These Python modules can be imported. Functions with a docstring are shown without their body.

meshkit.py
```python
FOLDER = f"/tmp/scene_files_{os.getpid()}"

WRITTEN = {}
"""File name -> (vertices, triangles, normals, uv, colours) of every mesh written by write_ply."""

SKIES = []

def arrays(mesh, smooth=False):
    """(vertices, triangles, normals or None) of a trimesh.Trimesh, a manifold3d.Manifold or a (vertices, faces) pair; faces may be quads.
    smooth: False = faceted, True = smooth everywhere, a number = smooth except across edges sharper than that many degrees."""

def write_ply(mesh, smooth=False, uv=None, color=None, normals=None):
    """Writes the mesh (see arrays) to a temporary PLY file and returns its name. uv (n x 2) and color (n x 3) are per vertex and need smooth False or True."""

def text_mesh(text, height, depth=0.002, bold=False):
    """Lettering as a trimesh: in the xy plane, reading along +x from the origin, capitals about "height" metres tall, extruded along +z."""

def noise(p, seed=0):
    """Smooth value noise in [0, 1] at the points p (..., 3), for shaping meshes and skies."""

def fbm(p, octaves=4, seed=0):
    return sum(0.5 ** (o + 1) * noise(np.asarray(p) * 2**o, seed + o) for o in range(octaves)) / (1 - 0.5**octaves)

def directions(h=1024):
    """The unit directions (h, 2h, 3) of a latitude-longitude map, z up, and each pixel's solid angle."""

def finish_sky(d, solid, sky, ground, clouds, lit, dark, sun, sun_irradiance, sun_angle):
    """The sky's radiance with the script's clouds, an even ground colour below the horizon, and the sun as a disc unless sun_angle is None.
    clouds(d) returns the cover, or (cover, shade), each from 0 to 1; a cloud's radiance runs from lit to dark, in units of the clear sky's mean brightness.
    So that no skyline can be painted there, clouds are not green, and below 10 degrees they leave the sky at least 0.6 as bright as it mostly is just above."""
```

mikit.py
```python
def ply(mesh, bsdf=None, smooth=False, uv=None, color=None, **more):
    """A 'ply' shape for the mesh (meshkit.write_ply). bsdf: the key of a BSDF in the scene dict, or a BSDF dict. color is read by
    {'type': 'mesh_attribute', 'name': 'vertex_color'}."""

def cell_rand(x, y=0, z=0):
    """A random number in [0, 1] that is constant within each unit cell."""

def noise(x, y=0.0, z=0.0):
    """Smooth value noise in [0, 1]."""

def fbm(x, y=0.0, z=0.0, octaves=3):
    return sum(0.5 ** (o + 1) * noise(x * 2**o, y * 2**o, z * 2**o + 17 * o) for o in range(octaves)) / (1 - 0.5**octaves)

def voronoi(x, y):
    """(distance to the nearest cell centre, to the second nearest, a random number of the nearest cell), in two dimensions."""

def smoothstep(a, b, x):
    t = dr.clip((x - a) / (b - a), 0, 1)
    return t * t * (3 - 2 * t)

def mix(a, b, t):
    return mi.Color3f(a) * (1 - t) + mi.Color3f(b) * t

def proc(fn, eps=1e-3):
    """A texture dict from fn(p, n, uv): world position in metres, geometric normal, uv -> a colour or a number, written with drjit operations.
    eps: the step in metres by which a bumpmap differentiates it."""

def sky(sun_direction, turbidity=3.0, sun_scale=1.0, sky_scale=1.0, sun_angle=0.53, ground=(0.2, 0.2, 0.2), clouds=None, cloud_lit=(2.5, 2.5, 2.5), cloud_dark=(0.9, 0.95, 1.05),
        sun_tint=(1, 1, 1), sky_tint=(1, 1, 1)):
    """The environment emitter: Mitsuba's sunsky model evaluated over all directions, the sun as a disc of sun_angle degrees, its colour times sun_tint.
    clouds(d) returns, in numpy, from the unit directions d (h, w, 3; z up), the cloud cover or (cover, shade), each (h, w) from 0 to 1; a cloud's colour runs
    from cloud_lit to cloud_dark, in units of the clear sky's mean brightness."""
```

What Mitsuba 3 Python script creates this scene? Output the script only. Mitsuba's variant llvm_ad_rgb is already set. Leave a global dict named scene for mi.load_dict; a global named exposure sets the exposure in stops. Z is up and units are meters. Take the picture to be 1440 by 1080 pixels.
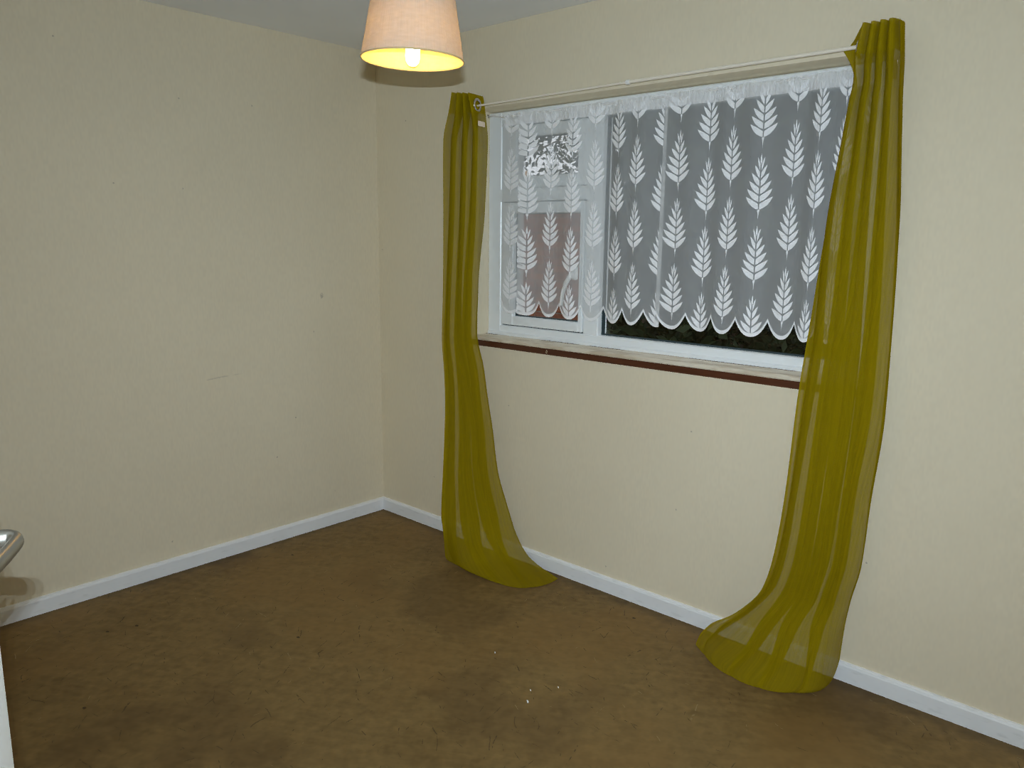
import math, random
import numpy as np, trimesh, mitsuba as mi, drjit as dr
import mikit, meshkit
from mikit import proc, noise, fbm, cell_rand, smoothstep, mix
from scipy.interpolate import PchipInterpolator
from shapely.geometry import Polygon, box as sbox

T = mi.ScalarTransform4f
random.seed(7)
rng = np.random.default_rng(7)
scene, labels = {}, {}

# ------------------------------------------------------------------ camera, light, sky, exposure
exposure = 0.0
CAM = np.array([3.335, -2.619, 1.487])
FWD = np.array([-0.661, 0.728, -0.182]); FWD /= np.linalg.norm(FWD)
UP = np.array([-0.131, 0.127, 0.983])
RIGHT = np.cross(FWD, UP)
scene['camera'] = {'type': 'perspective', 'fov': 66.352, 'near_clip': 0.05, 'far_clip': 200.0,
                   'to_world': T().look_at(origin=CAM.tolist(), target=(CAM + FWD).tolist(), up=UP.tolist())}
# the camera's own flash tube (the photograph is a flash picture): a few spots along a 2.4 cm tube above and behind the lens
FLASH = 4.7
for k, dx in enumerate((-0.011, 0.0, 0.011)):
    o = CAM + 0.066 * UP - 0.024 * FWD + dx * RIGHT
    scene[f'flash_{k}'] = {'type': 'spot', 'cutoff_angle': 68.0, 'beam_width': 16.0,
                           'to_world': T().look_at(origin=o.tolist(), target=(o + FWD - 0.02 * UP).tolist(), up=UP.tolist()),
                           'intensity': {'type': 'rgb', 'value': [FLASH * 0.90, FLASH * 1.07, FLASH * 1.22]}}


def overcast(d):
    n = meshkit.fbm(d * 3.0 + 5.0, 4, seed=3)
    return np.full(d.shape[:2], 0.97), np.clip(n * 0.9, 0, 1)


scene['sky'] = mikit.sky((0.3, 0.6, 0.35), turbidity=6.0, sun_scale=0.0, sky_scale=8.0, ground=(0.08, 0.08, 0.07),
                         clouds=overcast, cloud_lit=(1.25, 1.3, 1.36), cloud_dark=(0.8, 0.86, 0.92))
BULB = (95.0, 50.0, 8.0)


# ------------------------------------------------------------------ helpers
def rgb(*c): return {'type': 'rgb', 'value': list(c)}


def principled(c, rough=0.6, spec=0.3, metal=0.0, **k):
    c = rgb(*c) if isinstance(c, tuple) else c
    return {'type': 'principled', 'base_color': c, 'roughness': rough, 'specular': spec, 'metallic': metal, **k}


def bump(inner, tex, scale):
    return {'type': 'twosided', 'b': {'type': 'bumpmap', 'arbitrary': tex, 'scale': scale, 'bsdf': inner}}


def add(key, mesh, bsdf, smooth=False, **k):
    base, n = key, 0
    while key in scene:
        n += 1
        key = f'{base}_{n:03d}'
    scene[key] = mikit.ply(mesh, bsdf, smooth=smooth, **k)
    return key


def tag(key, label=None, cat=None, group=None, kind=None):
    d = labels.setdefault(key, {})
    for a, b in (('label', label), ('category', cat), ('group', group), ('kind', kind)):
        if b: d[a] = b


def box(x0, x1, y0, y1, z0, z1):
    m = trimesh.creation.box((x1 - x0, y1 - y0, z1 - z0))
    m.apply_translation(((x0 + x1) / 2, (y0 + y1) / 2, (z0 + z1) / 2))
    return m


def cat(*ms): return trimesh.util.concatenate(list(ms))


def bevel_box(x0, x1, y0, y1, z0, z1, b=0.004):
    import manifold3d as m3
    pts = []
    for sx, X in ((1, x0), (-1, x1)):
        for sy, Y in ((1, y0), (-1, y1)):
            for sz, Z in ((1, z0), (-1, z1)):
                pts += [(X + sx * b, Y + sy * b, Z), (X + sx * b, Y, Z + sz * b), (X, Y + sy * b, Z + sz * b)]
    m = trimesh.convex.convex_hull(np.array(pts))
    return m


def tube(points, r, sides=12, caps=True):
    p = np.asarray(points, float)
    t = np.gradient(p, axis=0); t /= np.linalg.norm(t, axis=1, keepdims=True) + 1e-12
    ref = np.array([0, 0, 1.0]) if abs(t[0, 2]) < 0.9 else np.array([1.0, 0, 0])
    a = np.cross(t, ref); a /= np.linalg.norm(a, axis=1, keepdims=True) + 1e-12
    b = np.cross(t, a)
    r = np.broadcast_to(np.asarray(r, float), (len(p),))
    ang = np.arange(sides) * 2 * np.pi / sides
    v = p[:, None] + r[:, None, None] * (np.cos(ang)[None, :, None] * a[:, None] + np.sin(ang)[None, :, None] * b[:, None])
    v = v.reshape(-1, 3); f = []
    for i in range(len(p) - 1):
        for j in range(sides):
            q = [i * sides + j, i * sides + (j + 1) % sides, (i + 1) * sides + (j + 1) % sides, (i + 1) * sides + j]
            f += [[q[0], q[2], q[1]], [q[0], q[3], q[2]]]
    if caps:
        n = len(v); v = np.vstack([v, p[0], p[-1]])
        for j in range(sides):
            f.append([n, j, (j + 1) % sides])
            k = (len(p) - 1) * sides
            f.append([n + 1, k + (j + 1) % sides, k + j])
    m = trimesh.Trimesh(v, np.array(f), process=False)
    m.fix_normals()
    return m


def lathe(profile, n=64):
    return trimesh.creation.revolve(np.array(profile, float), sections=n)


def grid_faces(nu, nv):
    i, j = np.meshgrid(np.arange(nv - 1), np.arange(nu - 1), indexing='ij')
    a = i * nu + j
    return np.stack([a, a + 1, a + nu + 1, a + nu], -1).reshape(-1, 4)


# ------------------------------------------------------------------ materials
def wall_color(p, n, uv):
    m = fbm(p.x * 1.7, p.y * 1.7, p.z * 1.7, 3)
    g = noise(p.x * 160 + p.y * 160, p.z * 60, p.x * 3)
    s = 0.94 + 0.07 * m + 0.05 * g
    c = mi.Color3f(0.72, 0.645, 0.485) * s
    # small grey smudges and scuffs, fixed on the wall
    d = dr.sqrt(dr.square((p.y + 0.363) / 0.011) + dr.square((p.z - 1.199) / 0.016) + dr.square(p.x / 0.05))
    k = (1 - smoothstep(0.5, 1.2, d)) * 0.45 * noise(p.y * 300, p.z * 300)
    line = dr.abs(p.z - 0.848 - 0.03 * noise(p.y * 9, 3.0)) / 0.004
    on = smoothstep(-1.03, -0.98, p.y) * (1 - smoothstep(-0.86, -0.80, p.y)) * (1 - smoothstep(0.0, 0.02, p.x))
    k = k + (1 - smoothstep(0.3, 1.0, line)) * on * 0.16 * smoothstep(0.35, 0.7, noise(p.y * 30, p.z * 30))
    # tiny pin holes
    cx, cz = dr.floor((p.x + p.y) * 3.1), dr.floor(p.z * 3.1)
    dx = (p.x + p.y) * 3.1 - cx - cell_rand(cx, cz, 4)
    dz = p.z * 3.1 - cz - cell_rand(cx, cz, 5)
    dot = 1 - smoothstep(0.006, 0.014, dr.sqrt(dx * dx + dz * dz))
    k = k + dot * 0.35 * dr.select(cell_rand(cx, cz, 6) > 0.75, 1.0, 0.0)
    return c * (1 - k)


def wall_relief(p, n, uv):
    return noise((p.x + p.y) * 190, p.z * 75, 1.5) * 0.6 + noise((p.x + p.y) * 70, p.z * 40, 7.5)


scene['wall_paper'] = bump(principled(proc(wall_color), 0.75, 0.2), proc(wall_relief, eps=2e-3), 0.0006)


def ceil_color(p, n, uv):
    return mi.Color3f(0.66, 0.67, 0.665) * (0.95 + 0.07 * fbm(p.x * 3, p.y * 3, 0.0))


scene['ceiling_paint'] = {'type': 'twosided', 'b': principled(proc(ceil_color), 0.85, 0.1)}


def floor_color(p, n, uv):
    a = fbm(p.x * 1.6 + 3, p.y * 1.6, 0.0, 4)
    # brushed grain running along the long side of the room, then cross grain
    g = fbm((p.x * 0.85 + p.y * 0.5) * 9, (p.y * 0.85 - p.x * 0.5) * 60, 2.0, 3)
    h = fbm(p.x * 42, p.y * 42, 5.0, 3)
    base = mix((0.235, 0.142, 0.056), (0.325, 0.205, 0.088), smoothstep(0.25, 0.75, 0.55 * a + 0.25 * g + 0.2 * h))
    base = base * (0.86 + 0.28 * h)
    # dirty darker patches
    d = smoothstep(0.52, 0.72, fbm(p.x * 3.1 + 11, p.y * 3.1 + 4, 0.0, 4))
    base = mix(base, mi.Color3f(0.165, 0.095, 0.042), d * 0.45)
    # orange-brown worn patches near the window wall
    w = smoothstep(0.5, 0.75, fbm(p.x * 2.3 + 31, p.y * 2.3 + 9, 0.0, 3))
    base = mix(base, mi.Color3f(0.34, 0.19, 0.07), w * 0.4)
    # grime line along the skirting
    e = 1 - smoothstep(0.02, 0.09, dr.minimum(dr.abs(p.y + 0.015), p.x) + 0.03 * noise(p.x * 20, p.y * 20))
    base = base * (1 - 0.35 * e)
    # short scratches and black scuffs at several scales
    dark = mi.Float(0.0); light = mi.Float(0.0)
    for k, (sc, ln, wd) in enumerate(((5.0, 0.30, 0.012), (8.0, 0.33, 0.015), (12.0, 0.34, 0.022))):
        x, y = p.x * sc + 7.3 * k, p.y * sc + 3.1 * k
        x = x + 0.22 * noise(p.x * 13, p.y * 13, 3.0 + k); y = y + 0.22 * noise(p.x * 13, p.y * 13, 9.0 + k)
        cx, cy = dr.floor(x), dr.floor(y)
        an = -0.75 + (cell_rand(cx, cy, 11 + k) - 0.5) * 1.9
        ox, oy = x - cx - 0.35 - 0.3 * cell_rand(cx, cy, 21 + k), y - cy - 0.35 - 0.3 * cell_rand(cx, cy, 31 + k)
        ca, sa = dr.cos(an), dr.sin(an)
        u, v = ox * ca + oy * sa, -ox * sa + oy * ca
        L = ln * (0.25 + 0.75 * cell_rand(cx, cy, 41 + k))
        m = (1 - smoothstep(0.4, 1.0, dr.abs(v) / wd)) * (1 - smoothstep(0.7, 1.0, dr.abs(u) / L))
        m = m * smoothstep(0.35, 0.6, noise(p.x * 90, p.y * 90, 4.0))
        r = cell_rand(cx, cy, 51 + k)
        dark = dr.maximum(dark, m * dr.select(r < 0.30 + 0.45 * smoothstep(0.4, 0.7, noise(p.x * 1.9 + 0.6, p.y * 1.9, 2.0)), 0.6 + 0.4 * r, 0.0))
        light = dr.maximum(light, m * dr.select(r > 0.93, 1.0, 0.0))
    base = mix(base, mi.Color3f(0.085, 0.058, 0.032), dark * 0.8)
    base = mix(base, mi.Color3f(0.46, 0.36, 0.22), light * 0.5)
    # spots
    sx, sy = p.x * 1.3, p.y * 1.3
    cx, cy = dr.floor(sx), dr.floor(sy)
    q = dr.sqrt(dr.square(sx - cx - cell_rand(cx, cy, 61)) + dr.square((sy - cy - cell_rand(cx, cy, 62)) * 1.5))
    base = mix(base, mi.Color3f(0.05, 0.03, 0.018), (1 - smoothstep(0.006, 0.014, q)) * 0.8)
    return base * mi.Color3f(0.645, 0.65, 0.54)


def floor_relief(p, n, uv):
    return fbm(p.x * 60, p.y * 60, 1.0, 3) + 0.5 * noise((p.x + p.y) * 25, (p.y - p.x) * 140, 3.0)


scene['floor_board'] = bump(principled(proc(floor_color), 0.62, 0.25), proc(floor_relief, eps=2e-3), 0.0012)


def gloss_color(p, n, uv):
    k = smoothstep(0.6, 0.8, fbm(p.x * 23, p.y * 23, p.z * 60, 3))
    return mi.Color3f(0.80, 0.815, 0.82) * (1 - 0.10 * k)


scene['gloss_paint'] = {'type': 'twosided', 'b': principled(proc(gloss_color), 0.35, 0.4)}
scene['upvc'] = {'type': 'twosided', 'b': principled((0.80, 0.83, 0.835), 0.3, 0.45)}
scene['gasket'] = {'type': 'twosided', 'b': principled((0.035, 0.055, 0.06), 0.5, 0.3)}
scene['door_paint'] = {'type': 'twosided', 'b': principled((0.80, 0.815, 0.80), 0.4, 0.4)}


def sill_color(p, n, uv):
    k = smoothstep(0.42, 0.66, fbm(p.x * 9, p.y * 30, p.z * 40, 4))
    c = mix((0.70, 0.64, 0.52), (0.50, 0.41, 0.29), k * 0.75)
    e = smoothstep(0.086, 0.094, p.y + 0.006 * noise(p.x * 40, 1.0))
    return mix(c, mi.Color3f(0.16, 0.12, 0.08), e * smoothstep(0.5, 0.62, noise(p.x * 7, 2.0)))


scene['sill_paint'] = {'type': 'twosided', 'b': principled(proc(sill_color), 0.5, 0.3)}


def stain_color(p, n, uv):
    g = fbm(p.x * 6, p.y * 90, p.z * 160, 3)
    c = mix((0.055, 0.016, 0.006), (0.10, 0.032, 0.013), g)
    chip = 1 - smoothstep(0.5, 1.0, dr.sqrt(dr.square((p.x - 1.165) / 0.006) + dr.square((p.z - 1.004) / 0.010)))
    return mix(c, mi.Color3f(0.6, 0.5, 0.36), chip * smoothstep(0.35, 0.5, noise(p.x * 400, p.z * 300)))


scene['brown_stain'] = {'type': 'twosided', 'b': principled(proc(stain_color), 0.4, 0.4)}
scene['pane_glass'] = {'type': 'thindielectric', 'int_ior': 1.4}
scene['chrome'] = {'type': 'twosided', 'b': {'type': 'roughconductor', 'material': 'Cr', 'alpha': 0.06}}
scene['satin_metal'] = {'type': 'twosided', 'b': principled((0.46, 0.44, 0.39), 0.36, 0.5, 1.0)}
scene['cream_plastic'] = {'type': 'twosided', 'b': principled((0.80, 0.74, 0.62), 0.4, 0.4)}
scene['tag_cloth_dull'] = {'type': 'twosided', 'b': principled((0.42, 0.33, 0.20), 0.8, 0.1)}
scene['tag_cloth'] = {'type': 'twosided', 'b': principled((0.86, 0.72, 0.56), 0.8, 0.1)}


def curtain_tex(p, n, uv):
    s = noise(uv.x * 420, uv.y * 5, 1.0) * 0.5 + noise(uv.x * 1500, uv.y * 60, 3.0) * 0.5
    return mi.Color3f(0.345, 0.256, 0.004) * (0.84 + 0.32 * s)


def curtain_cover(p, n, uv):
    s = noise(uv.x * 300, uv.y * 4, 5.0)
    head = 1 - smoothstep(0.040, 0.043, uv.y)
    side = dr.maximum(1 - smoothstep(0.012, 0.014, uv.x), smoothstep(0.986, 0.988, uv.x))
    return dr.minimum(0.66 + 0.12 * s + 0.22 * dr.maximum(head, side), 0.97)


scene['voile'] = {'type': 'mask', 'opacity': proc(curtain_cover),
                  'b': {'type': 'principledthin', 'base_color': proc(curtain_tex), 'roughness': 0.7, 'spec_trans': 0.0, 'diff_trans': 0.5, 'eta': 1.06}}


def net_cover(p, n, uv):
    return 0.355 + 0.07 * noise(uv.x * 900, uv.y * 900, 0.0)


NETC = (0.94, 0.95, 0.965)
scene['net_ground'] = {'type': 'mask', 'opacity': proc(net_cover),
                       'b': {'type': 'principledthin', 'base_color': rgb(0.75, 0.77, 0.78), 'roughness': 0.8, 'spec_trans': 0.0, 'diff_trans': 0.3, 'eta': 1.3}}
scene['net_motif'] = {'type': 'mask', 'opacity': 0.95,
                      'b': {'type': 'principledthin', 'base_color': rgb(*NETC), 'roughness': 0.8, 'spec_trans': 0.0, 'diff_trans': 0.12, 'eta': 1.3}}
scene['net_header'] = {'type': 'mask', 'opacity': 0.62,
                       'b': {'type': 'principledthin', 'base_color': rgb(*NETC), 'roughness': 0.8, 'spec_trans': 0.0, 'diff_trans': 0.4, 'eta': 1.3}}


def shade_tex(p, n, uv):
    w = noise(uv.x * 900, uv.y * 20, 1.0) * 0.5 + noise(uv.x * 60, uv.y * 260, 2.0) * 0.5
    return mi.Color3f(0.36, 0.31, 0.26) * (0.9 + 0.2 * w)


scene['shade_fabric'] = {'type': 'principledthin', 'base_color': proc(shade_tex), 'roughness': 0.8, 'spec_trans': 0.0, 'diff_trans': 0.24, 'eta': 1.1}
scene['shade_lining'] = {'type': 'twosided', 'b': principled((0.88, 0.80, 0.50), 0.7, 0.1)}
scene['shade_edge'] = {'type': 'twosided', 'b': principled((0.40, 0.31, 0.16), 0.8, 0.1)}
scene['white_plastic'] = {'type': 'twosided', 'b': principled((0.8, 0.8, 0.78), 0.35, 0.4)}

# ------------------------------------------------------------------ room shell
RX, RY, H = 4.0, -2.715, 2.40          # room: x 0..4, y -2.715..0, z 0..2.4
WX0, WX1, WZ0, WZ1 = 0.695, 2.49, 1.018, 2.062   # window opening
WT = 0.24                              # wall thickness at the window


def wall_with_hole(u0, u1, z0, z1, h, t0, t1, axis):
    poly = sbox(u0, z0, u1, z1).difference(sbox(*h))
    m = trimesh.creation.extrude_polygon(poly, t1 - t0, engine='earcut')
    v = m.vertices.copy()
    out = np.empty_like(v)
    if axis == 'y':
        out[:, 0], out[:, 1], out[:, 2] = v[:, 0], v[:, 2] + t0, v[:, 1]
    m = trimesh.Trimesh(out, m.faces[:, ::-1], process=False)
    return m


def struct(key, mesh, bsdf, label, smooth=False):
    k = add(key, mesh, bsdf, smooth)
    tag(k, label, None, None, 'structure')
    return k


struct('floor', box(-0.2, RX + 0.2, RY - 0.2, 0.24, -0.1, 0.0), 'floor_board', 'worn brown hardboard-like floor with scuffs and scratches')
struct('ceiling', box(-0.2, RX + 0.2, RY - 0.2, 0.24, H, H + 0.12), 'ceiling_paint', 'plain off-white ceiling')
struct('wall_left', box(-0.2, 0.0, RY, 0.0, 0.0, H), 'wall_paper', 'cream papered wall on the left')
struct('wall_window', wall_with_hole(-0.2, RX + 0.2, 0, H, (WX0, WZ0, WX1, WZ1), 0.0, WT, 'y'), 'wall_paper', 'cream papered wall with the window')
struct('wall_right', box(RX, RX + 0.2, RY, 0.0, 0.0, H), 'wall_paper', 'cream papered wall on the right')
struct('wall_back', wall_with_hole(-0.2, RX + 0.2, 0, H, (3.150, 0.001, 3.90, 2.02), RY - 0.12, RY, 'y'), 'wall_paper', 'cream papered wall with the doorway')
# a dim landing beyond the doorway
struct('wall_landing', box(2.4, 4.4, RY - 1.5, RY - 1.4, 0, H), 'wall_paper', 'landing wall beyond the doorway')


def skirting(length, h=0.068, t=0.015):
    prof = Polygon([(0, 0), (t, 0), (t, h - 0.012), (t - 0.003, h - 0.005), (t - 0.009, h), (0, h)])
    m = trimesh.creation.extrude_polygon(prof, length, engine='earcut')   # x: out of wall, y: up, z: along
    return m.vertices.copy(), m.faces.copy()


def place_skirting(key, origin, along, out, length, label):
    v, f = skirting(length)
    o, a, n = (np.array(q, float) for q in (origin, along, out))
    w = o + v[:, :1] * n + v[:, 1:2] * np.array([0, 0, 1.0]) + v[:, 2:3] * a
    m = trimesh.Trimesh(w, f, process=False); m.fix_normals()
    struct(key, m, 'gloss_paint', label)


place_skirting('baseboard_left', (0, 0, 0), (0, -1, 0), (1, 0, 0), -RY, 'white gloss skirting board along the left wall')
place_skirting('baseboard_window', (0.015, 0, 0), (1, 0, 0), (0, -1, 0), RX - 0.03, 'white gloss skirting board under the window')
place_skirting('baseboard_right', (RX, 0, 0), (0, -1, 0), (-1, 0, 0), -RY, 'white gloss skirting board along the right wall')
place_skirting('baseboard_back', (0.015, RY, 0), (1, 0, 0), (0, 1, 0), 3.04, 'white gloss skirting board along the back wall')
# door lining
struct('trim_1', cat(box(3.080, 3.150, RY, RY + 0.012, 0, 2.09), box(3.90, 3.97, RY, RY + 0.012, 0, 2.09), box(3.150, 3.90, RY, RY + 0.016, 2.02, 2.09)),
       'gloss_paint', 'white architrave around the doorway')

# ------------------------------------------------------------------ window
FY = 0.11          # frame face
W = 'window_1'


def wpart(name, mesh, bsdf='upvc', label=None, smooth=False):
    k = add(f'{W}__{name}', mesh, bsdf, smooth)
    if label: tag(k, label)
    return k


tag(W, 'white window with a top light and casement beside a large fixed pane', None, None, 'structure')
FX0, FX1, FZ0, FZ1 = WX0, WX1, 1.036, 2.056
wpart('frame', cat(bevel_box(FX0, 0.776, FY, FY + 0.07, FZ0, FZ1), bevel_box(2.41, FX1, FY, FY + 0.07, FZ0, FZ1),
                   bevel_box(0.772, 2.414, FY, FY + 0.07, FZ0, 1.083), bevel_box(0.772, 2.414, FY, FY + 0.07, 1.992, FZ1),
                   bevel_box(FX0, FX1, FY - 0.008, FY + 0.02, FZ0 - 0.008, FZ0 + 0.016, 0.006)))
wpart('mullion', bevel_box(1.270, 1.349, FY, FY + 0.07, 1.080, 1.996))
wpart('transom', bevel_box(0.757, 1.274, FY - 0.001, FY + 0.066, 1.656, 1.713))


def sash(key, x0, x1, z0, z1, gl, y0, depth=0.05, bead=0.012):
    gx0, gx1, gz0, gz1 = gl
    k = wpart(key, cat(bevel_box(x0, gx0, y0, y0 + depth, z0, z1), bevel_box(gx1, x1, y0, y0 + depth, z0, z1),
                       bevel_box(gx0 - 0.004, gx1 + 0.004, y0, y0 + depth, z0, gz0), bevel_box(gx0 - 0.004, gx1 + 0.004, y0, y0 + depth, gz1, z1)))
    add(f'{k}__gasket', cat(box(gx0, gx0 + 0.004, y0 + 0.022, y0 + 0.04, gz0, gz1), box(gx1 - 0.004, gx1, y0 + 0.022, y0 + 0.04, gz0, gz1),
                            box(gx0, gx1, y0 + 0.022, y0 + 0.04, gz0, gz0 + 0.004), box(gx0, gx1, y0 + 0.022, y0 + 0.04, gz1 - 0.004, gz1)), 'gasket')
    g = (np.array([[gx0, y0 + 0.03, gz0], [gx1, y0 + 0.03, gz0], [gx1, y0 + 0.03, gz1], [gx0, y0 + 0.03, gz1]]), np.array([[0, 1, 2, 3]]))
    add(f'{k}__glass', g, 'pane_glass')
    return k


sash('casement', 0.781, 1.266, 1.088, 1.652, (0.858, 1.242, 1.131, 1.603), FY - 0.004)
tl = sash('top_light', 0.781, 1.266, 1.717, 1.988, (0.866, 1.216, 1.767, 1.938), FY + 0.004)
# gaps around the sashes read as dark lines
wpart('seal', cat(box(0.776, 0.781, FY + 0.02, FY + 0.05, 1.083, 1.656), box(0.776, 0.781, FY + 0.02, FY + 0.05, 1.713, 1.992),
                  box(1.266, 1.270, FY + 0.02, FY + 0.05, 1.083, 1.656), box(0.776, 1.27, FY + 0.02, FY + 0.05, 1.083, 1.088),
                  box(0.776, 1.27, FY + 0.02, FY + 0.05, 1.652, 1.656), box(0.776, 1.27, FY + 0.02, FY + 0.05, 1.988, 1.992)), 'gasket', 'dark rubber seal')
# fixed pane: recessed glass, bead and black gasket
GX0, GX1, GZ0, GZ1 = 1.349, 2.41, 1.083, 1.992
g = (np.array([[GX0, FY + 0.042, GZ0], [GX1, FY + 0.042, GZ0], [GX1, FY + 0.042, GZ1], [GX0, FY + 0.042, GZ1]]), np.array([[0, 1, 2, 3]]))
pane = wpart('fixed_pane', g, 'pane_glass')
wpart('glazing_gasket', cat(box(GX0, GX0 + 0.005, FY + 0.03, FY + 0.05, GZ0, GZ1), box(GX1 - 0.005, GX1, FY + 0.03, FY + 0.05, GZ0, GZ1),
                            box(GX0, GX1, FY + 0.03, FY + 0.05, GZ0, GZ0 + 0.005), box(GX0, GX1, FY + 0.03, FY + 0.05, GZ1 - 0.005, GZ1)), 'gasket', 'dark glazing gasket')
# casement handle: plate and downward curved lever
pts = [(1.228, FY - 0.030, 1.345), (1.222, FY - 0.042, 1.328), (1.206, FY - 0.046, 1.300), (1.190, FY - 0.046, 1.255), (1.184, FY - 0.046, 1.205)]
wpart('window_handle', cat(bevel_box(1.216, 1.244, FY - 0.022, FY - 0.003, 1.315, 1.375, 0.006), tube(pts, [0.011, 0.011, 0.010, 0.009, 0.008])), 'white_plastic', 'white plastic casement handle', 40)
wpart('sill', bevel_box(WX0 - 0.03, WX1 + 0.03, -0.012, FY + 0.02, 1.018, 1.036, 0.004), 'sill_paint', 'narrow worn beige painted sill board')
wpart('sill_moulding', bevel_box(WX0 - 0.02, WX1 + 0.02, -0.007, 0.001, 0.991, 1.018, 0.002), 'brown_stain', 'dark reddish brown wood strip under the sill')

# orange sticker low on the top light
k = add('window_sticker', bevel_box(0.896, 0.914, FY + 0.027, FY + 0.0335, 1.762, 1.792, 0.002), {'type': 'twosided', 'b': principled((0.8, 0.36, 0.08), 0.5, 0.3)})
tag(k, 'tiny orange sticker at the lower edge of the small top window pane', 'sticker')

# ------------------------------------------------------------------ net curtain
COLX = [0.795, 0.876, 0.988, 1.111, 1.236, 1.345, 1.464, 1.551, 1.660, 1.742, 1.859, 1.954, 2.069, 2.183, 2.269, 2.345, 2.445]
PITCH = 0.116
NU = len(COLX)
us = np.arange(NU) * PITCH
NETY = 0.062
xs_c = np.array(COLX)
# fabric coordinate -> wall x; a doubled-over pleat left of the third column and a narrow one by the ninth
uu, xx = list(us), list(xs_c)


def pleat(after, a, b, fa, fb):
    uu.extend([us[after] + PITCH * fa, us[after] + PITCH * fb]); xx.extend([a, b])


pleat(1, 0.962, 0.938, 0.55, 0.78)
pleat(8, 1.6745, 1.6725, 0.14, 0.38)
o = np.argsort(uu)
net_x = PchipInterpolator(np.array(uu)[o], np.array(xx)[o])
yy_u = np.linspace(us[0] - 0.05, us[-1] + 0.05, 120)


def net_pos(u, z):
    u, z = np.asarray(u, float), np.asarray(z, float)
    x = net_x(np.clip(u, us[0], us[-1]))
    hang = np.clip((2.02 - z) / 0.85, 0, 1)
    y = NETY + 0.006 * np.sin(u * 2 * np.pi / 0.29 + 0.6 + 0.5 * hang) + 0.004 * np.sin(u * 2 * np.pi / 0.13 + 1.9)
    for uc in (us[1] + 0.66 * PITCH, us[8] + 0.26 * PITCH):
        y = y - 0.016 * np.tanh((u - uc) / 0.012) * np.exp(-((u - uc) / 0.05) ** 2) * (0.6 + 0.4 * hang)
    return np.stack([x, y, z], -1)


CUSP, DROP = 1.205, 0.058


def hem(u):
    f = (u / PITCH + 0.5) % 1.0
    return CUSP - DROP * (1 - np.abs(2 * f - 1) ** 2.2)


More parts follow.
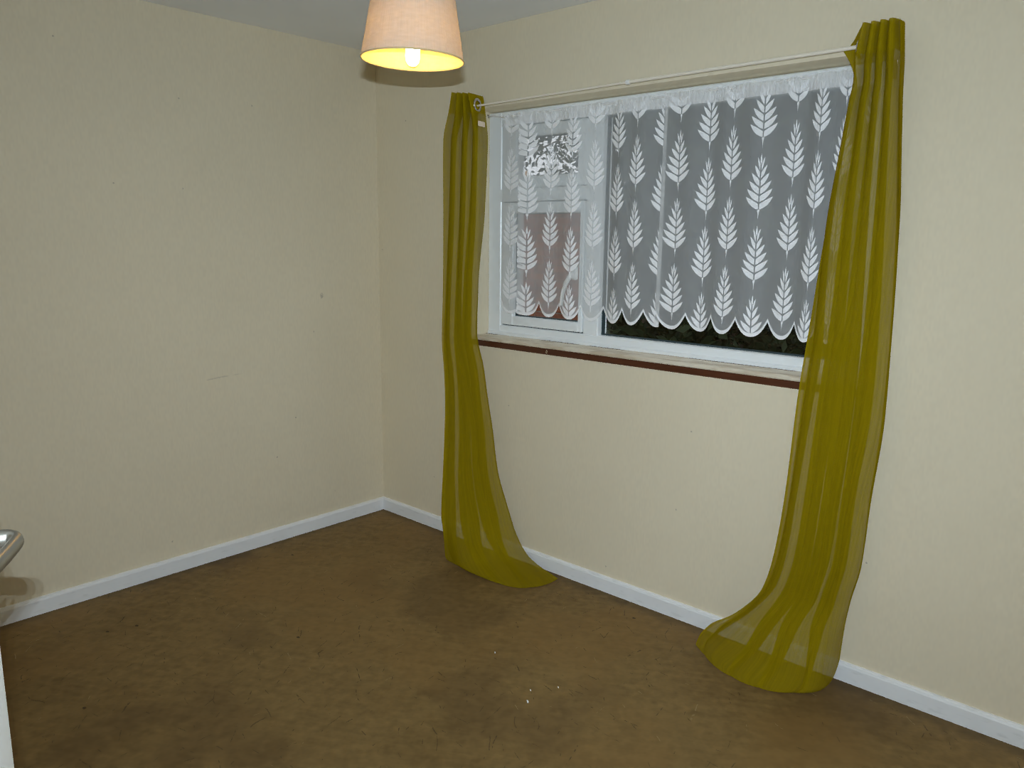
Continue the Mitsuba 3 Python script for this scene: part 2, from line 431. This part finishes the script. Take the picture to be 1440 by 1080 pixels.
u0, u1 = us[1] - 0.040, us[-1]
ug = np.unique(np.concatenate([np.linspace(u0, u1, 420), us[:-1] + PITCH / 2]))
ztop = 2.012
tt = np.linspace(0, 1, 26)
U = np.repeat(ug[None], len(tt), 0)
Z = ztop + (hem(ug)[None] - ztop) * tt[:, None]
P = net_pos(U, Z)
scene['net_curtain__ground'] = mikit.ply((P.reshape(-1, 3), grid_faces(len(ug), len(tt))), 'net_ground', smooth=True, uv=np.stack([U, Z], -1).reshape(-1, 2))
tag('net_curtain', 'white net curtain with woven leaf columns and scalloped hem inside the window recess', 'net curtain')
tag('net_curtain__ground', 'fine sheer grey-white mesh')
# scalloped border: a band along the hem
wb = np.linspace(0, 1, 4)
U = np.repeat(ug[None], 4, 0); Z = hem(ug)[None] + 0.0135 * (1 - wb[:, None])
Pb = net_pos(U, Z) + [0, -0.0015, 0]
scene['net_curtain__scalloped_border'] = mikit.ply((Pb.reshape(-1, 3), grid_faces(len(ug), 4)), 'net_motif', smooth=True)
tag('net_curtain__scalloped_border', 'dense white scalloped hem')
# gathered header: a ruffled double strip over the wire
ug2 = np.linspace(u0 - 0.0, u1, 1500)
tz = np.linspace(0, 1, 9)
U = np.repeat(ug2[None], 9, 0)
Z = 2.032 - 0.050 * tz[:, None] + 0 * U
Zr = Z + 0.004 * (meshkit.noise(np.stack([U * 55, Z * 30, 0 * U], -1)) - 0.5) * (tz[:, None] < 0.3)
P = net_pos(U, Z)
ruf = (meshkit.fbm(np.stack([U * 150, Z * 45, 0 * U], -1), 3, seed=4) - 0.5) * 0.020 * (1 - 0.55 * tz[:, None]) - 0.005
P[..., 1] += ruf; P[..., 2] = Zr
scene['net_curtain__gathered_header'] = mikit.ply((P.reshape(-1, 3), grid_faces(len(ug2), 9)), 'net_header', smooth=True)
tag('net_curtain__gathered_header', 'ruffled white gathered heading')


def qbez(a, c, b, n):
    t = np.linspace(0, 1, n)[:, None]
    return (1 - t) ** 2 * np.array(a) + 2 * t * (1 - t) * np.array(c) + t * t * np.array(b)


def leaf_mesh(uc, zb, h=0.229, hw=0.046, cut=None, top=None):
    """One woven leaf: stem, six pairs of leaflets and a tip, laid on the net. cut: keep only what is above this height."""
    polys = []
    wid = [1.0, 0.93, 0.81, 0.63, 0.44, 0.26]
    for i in range(6):
        b = 0.155 + 0.118 * i
        w = wid[i]
        for s in (-1, 1):
            lo = qbez((0.045, b), (w * 0.72, b + 0.045), (w, b + 0.20), 8)
            hi = qbez((w, b + 0.20), (w * 0.46, b + 0.150), (0.045, b + 0.086), 7)[1:]
            polys.append(np.vstack([lo, hi]) * [s, 1])
    polys.append(np.array([(0.0, 0.83), (0.07, 0.88), (0.05, 0.93), (0, 1.0), (-0.05, 0.93), (-0.07, 0.88)]))
    polys.append(np.array([(0, 0), (0.03, 0.09), (0.09, 0.145), (0.03, 0.155), (0, 0.16), (-0.03, 0.155), (-0.09, 0.145), (-0.03, 0.09)]))
    V, F = [], []
    for q in polys:
        q = q.copy()
        zq = zb + q[:, 1] * h
        if cut is not None:
            if zq.mean() < cut: continue
        if top is not None and zq.mean() > top: continue
        u = uc + q[:, 0] * hw
        p3 = net_pos(u, zq) + [0, -0.0016, 0]
        n0 = len(V)
        V.extend(p3.tolist() + [p3.mean(0).tolist()])
        m = len(q)
        F += [[n0 + m, n0 + j, n0 + (j + 1) % m] for j in range(m)]
    return (np.array(V), np.array(F)) if V else None


GRP = 1
for c in range(1, NU):
    uc = us[c]
    type1 = (c % 2 == 1)
    if type1: bases = [1.176 + 0.2465 * i for i in range(4)]
    else: bases = [1.070 + 0.2465 * i for i in range(5)]
    # columns 1,3,5.. carry whole leaves to the hem, the others start with a cut leaf standing on the scallop
    for i, zb in enumerate(bases):
        m = leaf_mesh(uc, zb, cut=(1.168 if (not type1 and i == 0) else None), top=2.005)
        if m is None: continue
        add('net_curtain__leaf_motif', m, 'net_motif', True)
# wire and hook
tag('net_wire', 'thin white curtain wire stretched above the net at the top of the window frame', 'curtain wire')
add('net_wire__wire', tube([(0.712, 0.085, 2.040), (0.76, 0.070, 2.036), (0.82, NETY, 2.024), (1.6, NETY, 2.021), (2.47, NETY, 2.024)], 0.0024, 8), 'white_plastic', True)
hook = [(0.706 + 0.0, 0.112, 2.042), (0.708, 0.090, 2.042), (0.712, 0.082, 2.046), (0.720, 0.080, 2.044), (0.722, 0.082, 2.037), (0.714, 0.085, 2.033)]
add('net_wire__hook', tube(hook, 0.0022, 8), 'satin_metal', True)
tag('net_wire__hook', 'dark metal screw hook')

# ------------------------------------------------------------------ curtain pole
RODY, RODZ = -0.070, 2.0625
tag('curtain_pole', 'thin cream telescopic curtain pole across the top of the window', 'curtain pole')
add('curtain_pole__thick_tube', cat(tube([(1.585, RODY, RODZ + 0.002), (2.505, RODY, RODZ + 0.006)], 0.0062, 14)), 'cream_plastic', 40)
add('curtain_pole__thin_tube', tube([(0.712, RODY, RODZ - 0.004), (1.60, RODY, RODZ + 0.002)], 0.0045, 14), 'cream_plastic', 40)
add('curtain_pole__collar', tube([(1.578, RODY, RODZ + 0.002), (1.592, RODY, RODZ + 0.002)], 0.0085, 14), 'white_plastic', 40)
for x in (0.722, 2.498):
    add('curtain_pole__bracket', cat(tube([(x, RODY - 0.01, RODZ), (x, -0.004, RODZ)], 0.008, 12), lathe([(0, 0), (0.022, 0), (0.022, 0.005), (0, 0.006)], 24).apply_transform(
        trimesh.transformations.translation_matrix((x, 0.0, RODZ)) @ trimesh.transformations.rotation_matrix(math.pi / 2, (1, 0, 0)))), 'cream_plastic', 40)
    s = -1 if x < 1 else 1
    add('curtain_pole__end_cap', tube([(x - s * 0.028, RODY, RODZ), (x + s * 0.004, RODY, RODZ)], 0.010, 14), 'white_plastic', 40)


# ------------------------------------------------------------------ voile curtains
def catmull(P4, s):
    """Cubic through four control points at s = 0, 1/3, 2/3, 1."""
    k = np.array([0, 1 / 3, 2 / 3, 1.0])
    out = 0
    for i in range(4):
        w = np.ones_like(s)
        for j in range(4):
            if i != j: w = w * (s - k[j]) / (k[i] - k[j])
        out = out + w[..., None] * P4[..., i, :]
    return out


def curtain(rows, nfold, amp, back, phase, NS=240, NV=150, seed=1, phase_low=None):
    """rows: (length along the cloth, four points). A serpentine of folds swings about the centre curve: amp in depth, back sideways."""
    L = np.array([r[0] for r in rows]); C4 = np.array([r[1] for r in rows], float)
    v = np.linspace(0, 1, NV); Lv = L[0] + (L[-1] - L[0]) * v
    Cv = PchipInterpolator(L, C4.reshape(len(rows), -1))(Lv).reshape(NV, 4, 3)
    s = np.linspace(0, 1, NS)
    S, V = np.meshgrid(s, v)
    A = np.interp(V, *amp); B = np.interp(V, *back)
    wob = (meshkit.fbm(np.stack([S * 3.5, V * 2.2, 0 * S], -1), 3, seed=seed) - 0.5)
    turn = phase + ((phase_low - phase) * np.clip((V - 0.10) / 0.35, 0, 1) if phase_low is not None else 0)
    ph = 2 * np.pi * nfold * S + turn + 2.6 * wob * np.clip(V * 2, 0, 1)
    edge = np.clip(np.minimum(S, 1 - S) * nfold * 2, 0, 1)
    B = B * (0.72 + 0.85 * meshkit.noise(np.stack([S * nfold, V * 3.0, 0 * S + 0.5], -1), seed + 3))
    t = S + B * edge * np.sin(ph) / (2 * np.pi * nfold)
    Pc = catmull(Cv[:, None], t[..., None][..., 0]) if False else np.stack([catmull(Cv[i][None], t[i]) for i in range(NV)])
    up = np.array([0, 0, 1.0])
    T_ = np.gradient(Pc, axis=1)
    base = Cv[:, 3] - Cv[:, 0]; base[:, 2] = 0
    base /= np.linalg.norm(base, axis=1, keepdims=True)
    nrm = np.stack([base[:, 1], -base[:, 0], 0 * base[:, 0]], -1)      # towards the room
    k = A * np.cos(ph) + 0.010 * wob * np.clip(V * 3, 0, 1)
    Pc = Pc + nrm[:, None] * k[..., None]
    # on the floor folds lift the cloth instead
    return S, V, Pc


def finish(key, S, V, P, NS, NV):
    P[..., 2] = np.maximum(P[..., 2], 0.004)
    inroom = P[..., 2] < 2.2
    P[..., 1] = np.where(inroom, np.minimum(P[..., 1], np.where(P[..., 2] < 0.075, -0.019, -0.004)), P[..., 1])
    scene[key] = mikit.ply((P.reshape(-1, 3), grid_faces(NS, NV)), 'voile', smooth=True, uv=np.stack([S, V], -1).reshape(-1, 2))


def four(a, b, ya=None):
    a, b = np.array(a, float), np.array(b, float)
    return [a + (b - a) * k for k in (0, 1 / 3, 2 / 3, 1)]


# right-hand curtain (rows from the heading down to the puddle on the floor)
rowsR = [
    (0.00, four((2.405, -0.075, 2.124), (2.540, -0.075, 2.124))),
    (0.10, four((2.400, -0.075, 2.030), (2.550, -0.075, 2.030))),
    (0.18, four((2.410, -0.085, 1.950), (2.556, -0.075, 1.950))),
    (0.32, four((2.400, -0.095, 1.830), (2.566, -0.070, 1.800))),
    (0.56, four((2.376, -0.10, 1.580), (2.578, -0.065, 1.570))),
    (0.90, four((2.354, -0.10, 1.240), (2.584, -0.06, 1.240))),
    (1.20, four((2.334, -0.10, 1.000), (2.585, -0.06, 0.960))),
    (1.50, four((2.315, -0.10, 0.650), (2.568, -0.06, 0.660))),
    (1.72, four((2.292, -0.10, 0.430), (2.560, -0.06, 0.450))),
    (1.86, four((2.262, -0.10, 0.300), (2.536, -0.06, 0.310))),
    (2.00, [(2.16, -0.09, 0.160), (2.29, -0.135, 0.170), (2.42, -0.125, 0.180), (2.524, -0.06, 0.190)]),
    (2.10, [(2.06, -0.09, 0.075), (2.25, -0.185, 0.070), (2.42, -0.185, 0.070), (2.520, -0.06, 0.090)]),
    (2.16, [(2.03, -0.11, 0.025), (2.22, -0.235, 0.018), (2.41, -0.220, 0.016), (2.512, -0.10, 0.025)]),
    (2.20, [(2.035, -0.145, 0.006), (2.24, -0.262, 0.005), (2.40, -0.232, 0.005), (2.495, -0.14, 0.006)]),
]
NS, NV = 260, 160
S, V, P = curtain(rowsR, 4.5, ([0, 0.12, 0.5, 0.86, 0.95, 1], [0.042, 0.040, 0.034, 0.029, 0.014, 0.004]), ([0, 0.1, 0.5, 0.86, 1.0], [1.4, 2.4, 3.5, 3.4, 1.0]), 2.95, NS, NV, seed=5, phase_low=0.4)
# the loose front corner of the heading sags towards the window
q = np.clip(1 - V / 0.10, 0, 1)
P[..., 2] -= 0.056 * q ** 1.5 * np.clip(1 - S / 0.085, 0, 1)
P[..., 0] += q * 0.022 * (1 - S) - 0.070 * q ** 2 * np.clip(1 - S / 0.085, 0, 1)
finish('curtain__cloth', S, V, P, NS, NV)
PR = P
tag('curtain', 'olive mustard voile curtain on the right, swept left onto the floor in a puddle', 'curtain', 'olive voile curtains at the window')
# left-hand curtain
rowsL = [
    (0.00, four((0.690, -0.085, 2.118), (0.786, -0.062, 2.108))),
    (0.07, four((0.680, -0.095, 2.050), (0.800, -0.058, 2.050))),
    (0.22, four((0.668, -0.130, 1.910), (0.826, -0.055, 1.905))),
    (0.55, four((0.668, -0.140, 1.600), (0.816, -0.055, 1.600))),
    (0.86, four((0.665, -0.150, 1.275), (0.786, -0.055, 1.280))),
    (1.08, four((0.660, -0.155, 1.040), (0.780, -0.060, 1.060))),
    (1.26, four((0.680, -0.160, 0.870), (0.820, -0.055, 0.890))),
    (1.42, four((0.692, -0.165, 0.730), (0.846, -0.055, 0.757))),
    (1.56, four((0.698, -0.175, 0.590), (0.876, -0.055, 0.625))),
    (1.76, four((0.710, -0.200, 0.372), (0.912, -0.055, 0.426))),
    (1.92, four((0.725, -0.220, 0.210), (0.972, -0.050, 0.260))),
    (2.04, [(0.755, -0.235, 0.090), (0.900, -0.225, 0.100), (0.990, -0.150, 0.110), (1.040, -0.045, 0.120)]),
    (2.13, [(0.772, -0.243, 0.018), (0.970, -0.250, 0.040), (1.070, -0.160, 0.045), (1.120, -0.045, 0.040)]),
    (2.20, [(0.800, -0.252, 0.006), (1.060, -0.275, 0.012), (1.190, -0.200, 0.014), (1.220, -0.048, 0.012)]),
    (2.27, [(0.860, -0.262, 0.005), (1.100, -0.276, 0.005), (1.255, -0.225, 0.005), (1.300, -0.060, 0.005)]),
]
S, V, P = curtain(rowsL, 3.5, ([0, 0.1, 0.5, 0.86, 0.95, 1], [0.052, 0.048, 0.028, 0.024, 0.012, 0.003]), ([0, 0.1, 0.5, 0.86, 1.0], [1.3, 2.2, 4.0, 3.8, 1.0]), 0.0, NS, NV, seed=9)
finish('curtain_001__cloth', S, V, P, NS, NV)
PL = P
tag('curtain_001', 'olive mustard voile eyelet curtain on the left near the corner, its hem trailing right', 'curtain', 'olive voile curtains at the window')


def ring(x, y, z, yaw=0.0, R=0.024, r=0.0062):
    a = np.linspace(0, 2 * np.pi, 37)[:-1]
    m = trimesh.creation.torus(R, r, major_sections=36, minor_sections=12)
    m.apply_scale((1, 1, 0.7))
    m.apply_transform(trimesh.transformations.rotation_matrix(math.pi / 2, (0, 1, 0)))
    m.apply_transform(trimesh.transformations.rotation_matrix(yaw, (0, 0, 1)))
    m.apply_translation((x, y, z))
    return m


def on_cloth(P, fs, z, off=0.006):
    """A point on the cloth at share fs of its width and height z, its normal towards the room, and the direction across."""
    j = int(round(fs * (P.shape[1] - 1)))
    i = int(np.argmin(np.abs(P[:12, j, 2] - z) if z > 2.0 else np.abs(P[:40, j, 2] - z)))
    a = P[i, min(j + 2, P.shape[1] - 1)] - P[i, j - 2]; a[2] = 0; a /= np.linalg.norm(a)
    n = np.array([a[1], -a[0], 0.0])
    if n @ (CAM - P[i, j]) < 0: n = -n
    return P[i, j] + n * off, n, a


for x in (2.420, 2.455, 2.490): add('curtain__eyelet', ring(x, RODY, RODZ - 0.002), 'chrome', True)
# where the pole meets the last panel of the left curtain
j0 = int((1 - 0.48 / 3.5) * (PL.shape[1] - 1))
jr = j0 + int(np.argmin(np.abs(PL[3, j0:-4, 1] - RODY)))
FS = jr / (PL.shape[1] - 1)
c, n, a = on_cloth(PL, FS, 2.056, 0.002)
RING = c
add('curtain_001__eyelet', ring(c[0], c[1], c[2], math.atan2(n[1], n[0])), 'chrome', True)
for x in (0.742, 0.715): add('curtain_001__eyelet', ring(x, RODY, RODZ - 0.004, 0.2), 'chrome', True)


def care_tag(c, w, h, axis):
    a = np.array(axis, float); a /= np.linalg.norm(a)
    n = np.cross(a, (0, 0, 1))
    m = bevel_box(-w / 2, w / 2, -0.001, 0.001, -h / 2, h / 2, 0.0005)
    M = np.eye(4); M[:3, 0] = a; M[:3, 1] = n; M[:3, 2] = (0, 0, 1); M[:3, 3] = c
    return m.apply_transform(M)


k = add('curtain_001__care_tag', care_tag(on_cloth(PL, FS, 1.985, 0.005)[0], 0.060, 0.022, on_cloth(PL, FS, 1.985)[2]), 'tag_cloth'); tag(k, 'small pale sewn-in tag below the eyelet')
k = add('curtain__care_tag', care_tag((2.535, -0.100, 1.985), 0.012, 0.050, (0.8, 0.6, 0)), 'tag_cloth_dull'); tag(k, 'small pale sewn-in tag below the heading')

# ------------------------------------------------------------------ pendant lamp
LX, LY, LZ = 1.920, -1.401, 1.878         # centre of the shade's lower rim
RB, RT, SH = 0.1145, 0.080, 0.200
tilt = trimesh.transformations.rotation_matrix(math.radians(1.6), (FWD[0], FWD[1], 0), (LX, LY, LZ + 0.06))
tag('pendant_lamp', 'lit beige tapered fabric pendant lamp shade hanging from the ceiling', 'lamp')
NSH = 96
ang = np.linspace(0, 2 * np.pi, NSH + 1)
hz = np.linspace(0, 1, 12)
Rr = RB + (RT - RB) * hz


def cone(off, z0, z1, n=12):
    h = np.linspace(z0, z1, n); R = RB + (RT - RB) * h / SH + off
    p = np.stack([LX + R[:, None] * np.cos(ang), LY + R[:, None] * np.sin(ang), LZ + np.repeat(h[:, None], NSH + 1, 1)], -1)
    uvs = np.stack([np.repeat(ang[None], n, 0) / 6.2832, np.repeat(h[:, None], NSH + 1, 1)], -1)
    return p.reshape(-1, 3), grid_faces(NSH + 1, n), uvs.reshape(-1, 2)


def tf(v): return trimesh.transformations.transform_points(v, tilt)


v, f, uvs = cone(0, 0, SH)
scene['pendant_lamp__shade'] = mikit.ply((tf(v), f), 'shade_fabric', smooth=True, uv=uvs)
tag('pendant_lamp__shade', 'beige fabric tapered drum shade')


def rim(z, R):
    a = np.linspace(0, 2 * np.pi, 97)
    m = tube(np.stack([LX + R * np.cos(a), LY + R * np.sin(a), 0 * a + LZ + z], -1), 0.0018, 8, False)
    return m.apply_transform(tilt)


for z_, r_ in ((0, RB), (SH, RT)): add('pendant_lamp__shade__rim', rim(z_, r_), 'shade_edge', True)
for a in (0.3, 2.4, 4.5):
    add('pendant_lamp__shade__spider_arm', tube([(LX + 0.021 * math.cos(a), LY + 0.021 * math.sin(a), LZ + 0.150), (LX + (RT + .003) * math.cos(a), LY + (RT + .003) * math.sin(a), LZ + SH - 0.012)], 0.0016, 6).apply_transform(tilt), 'white_plastic', True)
bp = [(0, -0.014), (0.008, -0.012), (0.014, -0.005), (0.0165, 0.006), (0.0165, 0.080), (0.012, 0.090), (0, 0.094)]
b = lathe(bp, 32); b.apply_translation((LX, LY, LZ)); b.apply_transform(tilt)
scene['pendant_lamp__bulb'] = {**mikit.ply(b, 'white_plastic', smooth=True), 'emitter': {'type': 'area', 'radiance': rgb(*BULB)}}
tag('pendant_lamp__bulb', 'glowing bulb')
h = lathe([(0, 0.088), (0.018, 0.088), (0.020, 0.10), (0.020, 0.150), (0.012, 0.165), (0.006, 0.18), (0, 0.18)], 32); h.apply_translation((LX, LY, LZ)); h.apply_transform(tilt)
scene['pendant_lamp__lamp_holder'] = mikit.ply(h, 'white_plastic', smooth=40)
scene['pendant_lamp__cord'] = mikit.ply(tube([(LX, LY, LZ + 0.17), (LX, LY, H - 0.02)], 0.0032, 8), 'white_plastic', smooth=True)
r = lathe([(0, 0), (0.030, 0), (0.040, 0.012), (0.042, 0.030), (0, 0.030)], 40); r.apply_translation((LX, LY, H - 0.030))
scene['pendant_lamp__ceiling_rose'] = mikit.ply(r, 'white_plastic', smooth=40)

# ------------------------------------------------------------------ open door with lever handle
DE = np.array([2.4455, -2.4205, 0.0])                   # free edge, room-facing face
DG = np.array([0.945, -0.327, 0.0]); DG /= np.linalg.norm(DG)   # from free edge towards the hinge
DN = np.array([-DG[1], DG[0], 0.0])                   # face normal (towards the camera side)
DM = np.eye(4); DM[:3, 0] = DG; DM[:3, 1] = DN; DM[:3, 2] = (0, 0, 1); DM[:3, 3] = DE
DL = 0.735
tag('door', 'open white painted door leaf at the far left edge', 'door')
add('door__leaf', bevel_box(0, DL, -0.036, 0, 0.008, 1.99, 0.003).apply_transform(DM), 'door_paint')
HZ, BS = 1.203, 0.060
rose = lathe([(0, 0), (0.025, 0), (0.025, 0.006), (0.022, 0.009), (0, 0.009)], 40).apply_transform(trimesh.transformations.rotation_matrix(-math.pi / 2, (1, 0, 0)))
rose.apply_translation((BS, 0, HZ)); rose.apply_transform(DM)


def lever():
    """Neck straight out from the rose, then a flattened grip bending back towards the hinge."""
    path, hw, th = [], [], []
    for y in np.linspace(0.002, 0.019, 5): path.append((BS, y, HZ)); hw.append(0.0085); th.append(0.0085)
    for a in np.linspace(0.2, 1.0, 8) * math.radians(105):
        path.append((BS + 0.011 * (1 - math.cos(a)), 0.019 + 0.011 * math.sin(a), HZ - 0.001 * a)); hw.append(0.0085 - 0.0003 * a); th.append(0.0085 - 0.0016 * a)
    x0, y0 = path[-1][0], path[-1][1]
    for q in np.linspace(0.1, 1.0, 9): path.append((x0 + 0.054 * q, y0 - 0.014 * q - 0.003 * q * q, HZ - 0.002 - 0.004 * q)); hw.append(0.0082); th.append(0.0054)
    path, hw, th = np.array(path), np.array(hw), np.array(th)
    t = np.gradient(path, axis=0); t /= np.linalg.norm(t, axis=1, keepdims=True)
    side = np.cross(t, (0, 0, 1.0)); side /= np.linalg.norm(side, axis=1, keepdims=True)
    upv = np.cross(side, t)
    a = np.arange(20) * 2 * np.pi / 20
    v = path[:, None] + hw[:, None, None] * np.sin(a)[None, :, None] * upv[:, None] + th[:, None, None] * np.cos(a)[None, :, None] * side[:, None]
    n = len(path); v = v.reshape(-1, 3); f = []
    for i in range(n - 1):
        for j in range(20):
            p = [i * 20 + j, i * 20 + (j + 1) % 20, (i + 1) * 20 + (j + 1) % 20, (i + 1) * 20 + j]
            f += [[p[0], p[1], p[2]], [p[0], p[2], p[3]]]
    c = len(v); v = np.vstack([v, path[0], path[-1] + t[-1] * 0.004])
    for j in range(20):
        f.append([c, (j + 1) % 20, j]); f.append([c + 1, (n - 1) * 20 + j, (n - 1) * 20 + (j + 1) % 20])
    m = trimesh.Trimesh(v, f, process=False); m.fix_normals()
    return m.apply_transform(DM)


add('door__handle', lever(), 'satin_metal', 50); tag('door__handle', 'satin silver lever handle')
add('door__handle__rose', rose, 'satin_metal', 40)
for z in (0.22, 1.0, 1.78):
    add('door__hinge', tube([tuple((DE + DG * (DL + 0.004) + DN * 0.003 + np.array([0, 0, z + d]))) for d in (-0.04, 0.04)], 0.006, 10), 'satin_metal', 40)

# ------------------------------------------------------------------ flecks of paint lying on the floor
FLECKS = [(696, 918, 0.006), (742, 987, 0.010), (746, 971, 0.006), (785, 967, 0.006)]
FLECK_XY = [(1.526, -0.702), (1.816, -0.852), (1.780, -0.796), (1.837, -0.719)]
names = ['white paint fleck on the brown floor farthest back, beside a faint thread', 'largest white paint fleck on the brown floor', 'white paint fleck just behind the largest one', 'white paint fleck to the right of the largest one']
for (x, y), (_, _, s), lb in zip(FLECK_XY, FLECKS, names):
    m = bevel_box(x - s * 0.25, x + s * 0.25, y - s * 0.7, y + s * 0.7, 0.0, 0.0022, 0.0006)
    m.apply_transform(trimesh.transformations.rotation_matrix(0.9, (0, 0, 1), (x, y, 0)))
    k = add('paint_fleck', m, 'gloss_paint'); tag(k, lb, 'fleck', 'paint flecks on the floor')

# ------------------------------------------------------------------ outside
scene['soil'] = {'type': 'twosided', 'b': principled((0.05, 0.055, 0.03), 0.9, 0.1)}
k = add('ground', box(-14, 9, WT, 16, -0.5, -0.25), 'soil'); tag(k, 'dark ground outside the window', None, None, 'structure')


def brick_color(k):
    base = [(0.26, 0.085, 0.045), (0.21, 0.07, 0.04), (0.30, 0.11, 0.06), (0.24, 0.10, 0.07)][k]

    def fn(p, n, uv):
        return mi.Color3f(*base) * (0.7 + 0.6 * fbm(p.x * 40, p.z * 40, p.y * 40, 3))
    return fn


for i in range(4): scene[f'brick_{i}'] = {'type': 'twosided', 'b': principled(proc(brick_color(i)), 0.85, 0.1)}
scene['mortar'] = {'type': 'twosided', 'b': principled((0.22, 0.20, 0.17), 0.9, 0.1)}
BY = 3.2
BX0, BX1, BZ0, BROWS = -3.12, -0.95, -0.25, 29
tag('garden_wall', 'low red brick garden wall seen through the small left casement', 'brick wall')
add('garden_wall__mortar', box(BX0, BX1, BY + 0.006, BY + 0.10, BZ0, BZ0 + BROWS * 0.075), 'mortar')
brick = bevel_box(-0.1075, 0.1075, 0, 0.1, 0, 0.065, 0.003)
bd = [mikit.ply(brick, f'brick_{i}') for i in range(4)]
half = [mikit.ply(bevel_box(-0.051, 0.051, 0, 0.1, 0, 0.065, 0.003), f'brick_{i}') for i in range(4)]
nb = 0
for r_ in range(BROWS):
    off = 0.1125 if r_ % 2 else 0.0
    x = BX0 + off
    while x < BX1 - 0.12:
        nb += 1
        kname = 'garden_wall__brick' if nb == 1 else f'garden_wall__brick_{nb - 1:03d}'
        scene[kname] = {**bd[random.randrange(4)], 'to_world': T().translate([x + 0.1075, BY + random.uniform(-0.003, 0.003), BZ0 + r_ * 0.075])}
        x += 0.225


def leaf_cloud(centers, n, size, seed):
    g = np.random.default_rng(seed)
    centers = np.asarray(centers, float)
    w = centers[:, 3] ** 2; w /= w.sum()
    idx = g.choice(len(centers), n, p=w)
    d = g.normal(size=(n, 3)); d /= np.linalg.norm(d, axis=1, keepdims=True)
    c = centers[idx, :3] + d * (centers[idx, 3:4] * g.uniform(0.35, 1.0, (n, 1)) ** 0.5)
    a = g.normal(size=(n, 3)); a /= np.linalg.norm(a, axis=1, keepdims=True)
    b = np.cross(a, g.normal(size=(n, 3))); b /= np.linalg.norm(b, axis=1, keepdims=True)
    s = size * g.uniform(0.6, 1.3, (n, 1))
    v = np.stack([c - a * s, c + b * s * 0.42, c + a * s, c - b * s * 0.42], 1).reshape(-1, 3)
    i = np.arange(n) * 4
    f = np.vstack([np.stack([i, i + 1, i + 2], 1), np.stack([i, i + 2, i + 3], 1)])
    return trimesh.Trimesh(v, f, process=False)


def leaf_col(p, n, uv):
    return mi.Color3f(0.020, 0.034, 0.012) * (0.5 + 1.1 * noise(p.x * 9, p.y * 9, p.z * 9))


scene['leaf'] = {'type': 'twosided', 'b': principled(proc(leaf_col), 0.6, 0.2)}
scene['bark'] = {'type': 'twosided', 'b': principled((0.09, 0.07, 0.05), 0.9, 0.1)}


def shrub(key, label, category, spheres, n, size, seed, trunk, group=None):
    tag(key, label, category, group)
    k_ = f'{key}__foliage'
    scene[k_] = mikit.ply(leaf_cloud(spheres, n, size, seed), 'leaf'); tag(k_, None, None, None, 'stuff')
    scene[f'{key}__trunk'] = mikit.ply(trunk, 'bark', smooth=True)


g = np.random.default_rng(3)
# evergreen hedge close behind the large pane
sph = [(x, 2.6 + g.uniform(-0.2, 0.5), z, g.uniform(0.35, 0.6)) for x in np.arange(0.1, 4.2, 0.3) for z in np.arange(0.0, 4.4, 0.45)]
hedge_trunk = cat(*[tube([(x, 2.9, -0.3), (x + 0.1, 2.9, 3.4)], [0.06, 0.03], 8) for x in np.arange(-0.2, 4.0, 0.8)])
shrub('hedge', 'dense dark evergreen hedge filling the view through the large pane', 'hedge', sph, 75000, 0.062, 11, hedge_trunk)
sph = [(x, 4.4 + g.uniform(-0.25, 0.25), z, g.uniform(0.35, 0.5) * (1.15 - z / 9)) for x in np.arange(-1.6, 1.0, 0.3) for z in np.arange(0.0, 5.6, 0.4)]
shrub('evergreen_tree', 'tall dark evergreen tree standing behind the hedge to the right of the brick wall', 'tree', sph, 52000, 0.062, 15,
      tube([(-0.2, 4.4, -0.3), (-0.2, 4.4, 2.5), (-0.25, 4.4, 5.2)], [0.12, 0.08, 0.03], 10))
# tall tree behind the brick wall, its crown open to the sky
sph = [(-5.0 + g.uniform(-2.4, 2.0), 7.2 + g.uniform(-1.0, 1.0), 3.4 + g.uniform(-1.3, 2.6), g.uniform(0.3, 0.75)) for _ in range(36)]
tr = tube([(-6.9, 7.4, -0.3), (-6.9, 7.3, 1.4), (-6.6, 7.2, 3.0), (-6.2, 7.2, 5.2)], [0.17, 0.14, 0.10, 0.03], 10)
br = [tube([(-6.75, 7.3, z0), (-6.0 + dx * 0.4, 7.2 + dy, z0 + 0.5), (-5.4 + dx, 7.2 + dy, z0 + 0.85)], [0.05, 0.028, 0.010], 7) for z0, dx, dy in ((1.7, 0.4, 0.3), (2.1, 1.1, -0.4), (2.6, 0.2, -0.6), (3.0, 1.2, 0.5), (3.6, 0.6, 0.4))]
shrub('garden_tree', 'open-crowned tree against the pale sky behind the brick wall', 'tree', sph, 5200, 0.06, 12, cat(tr, *br))
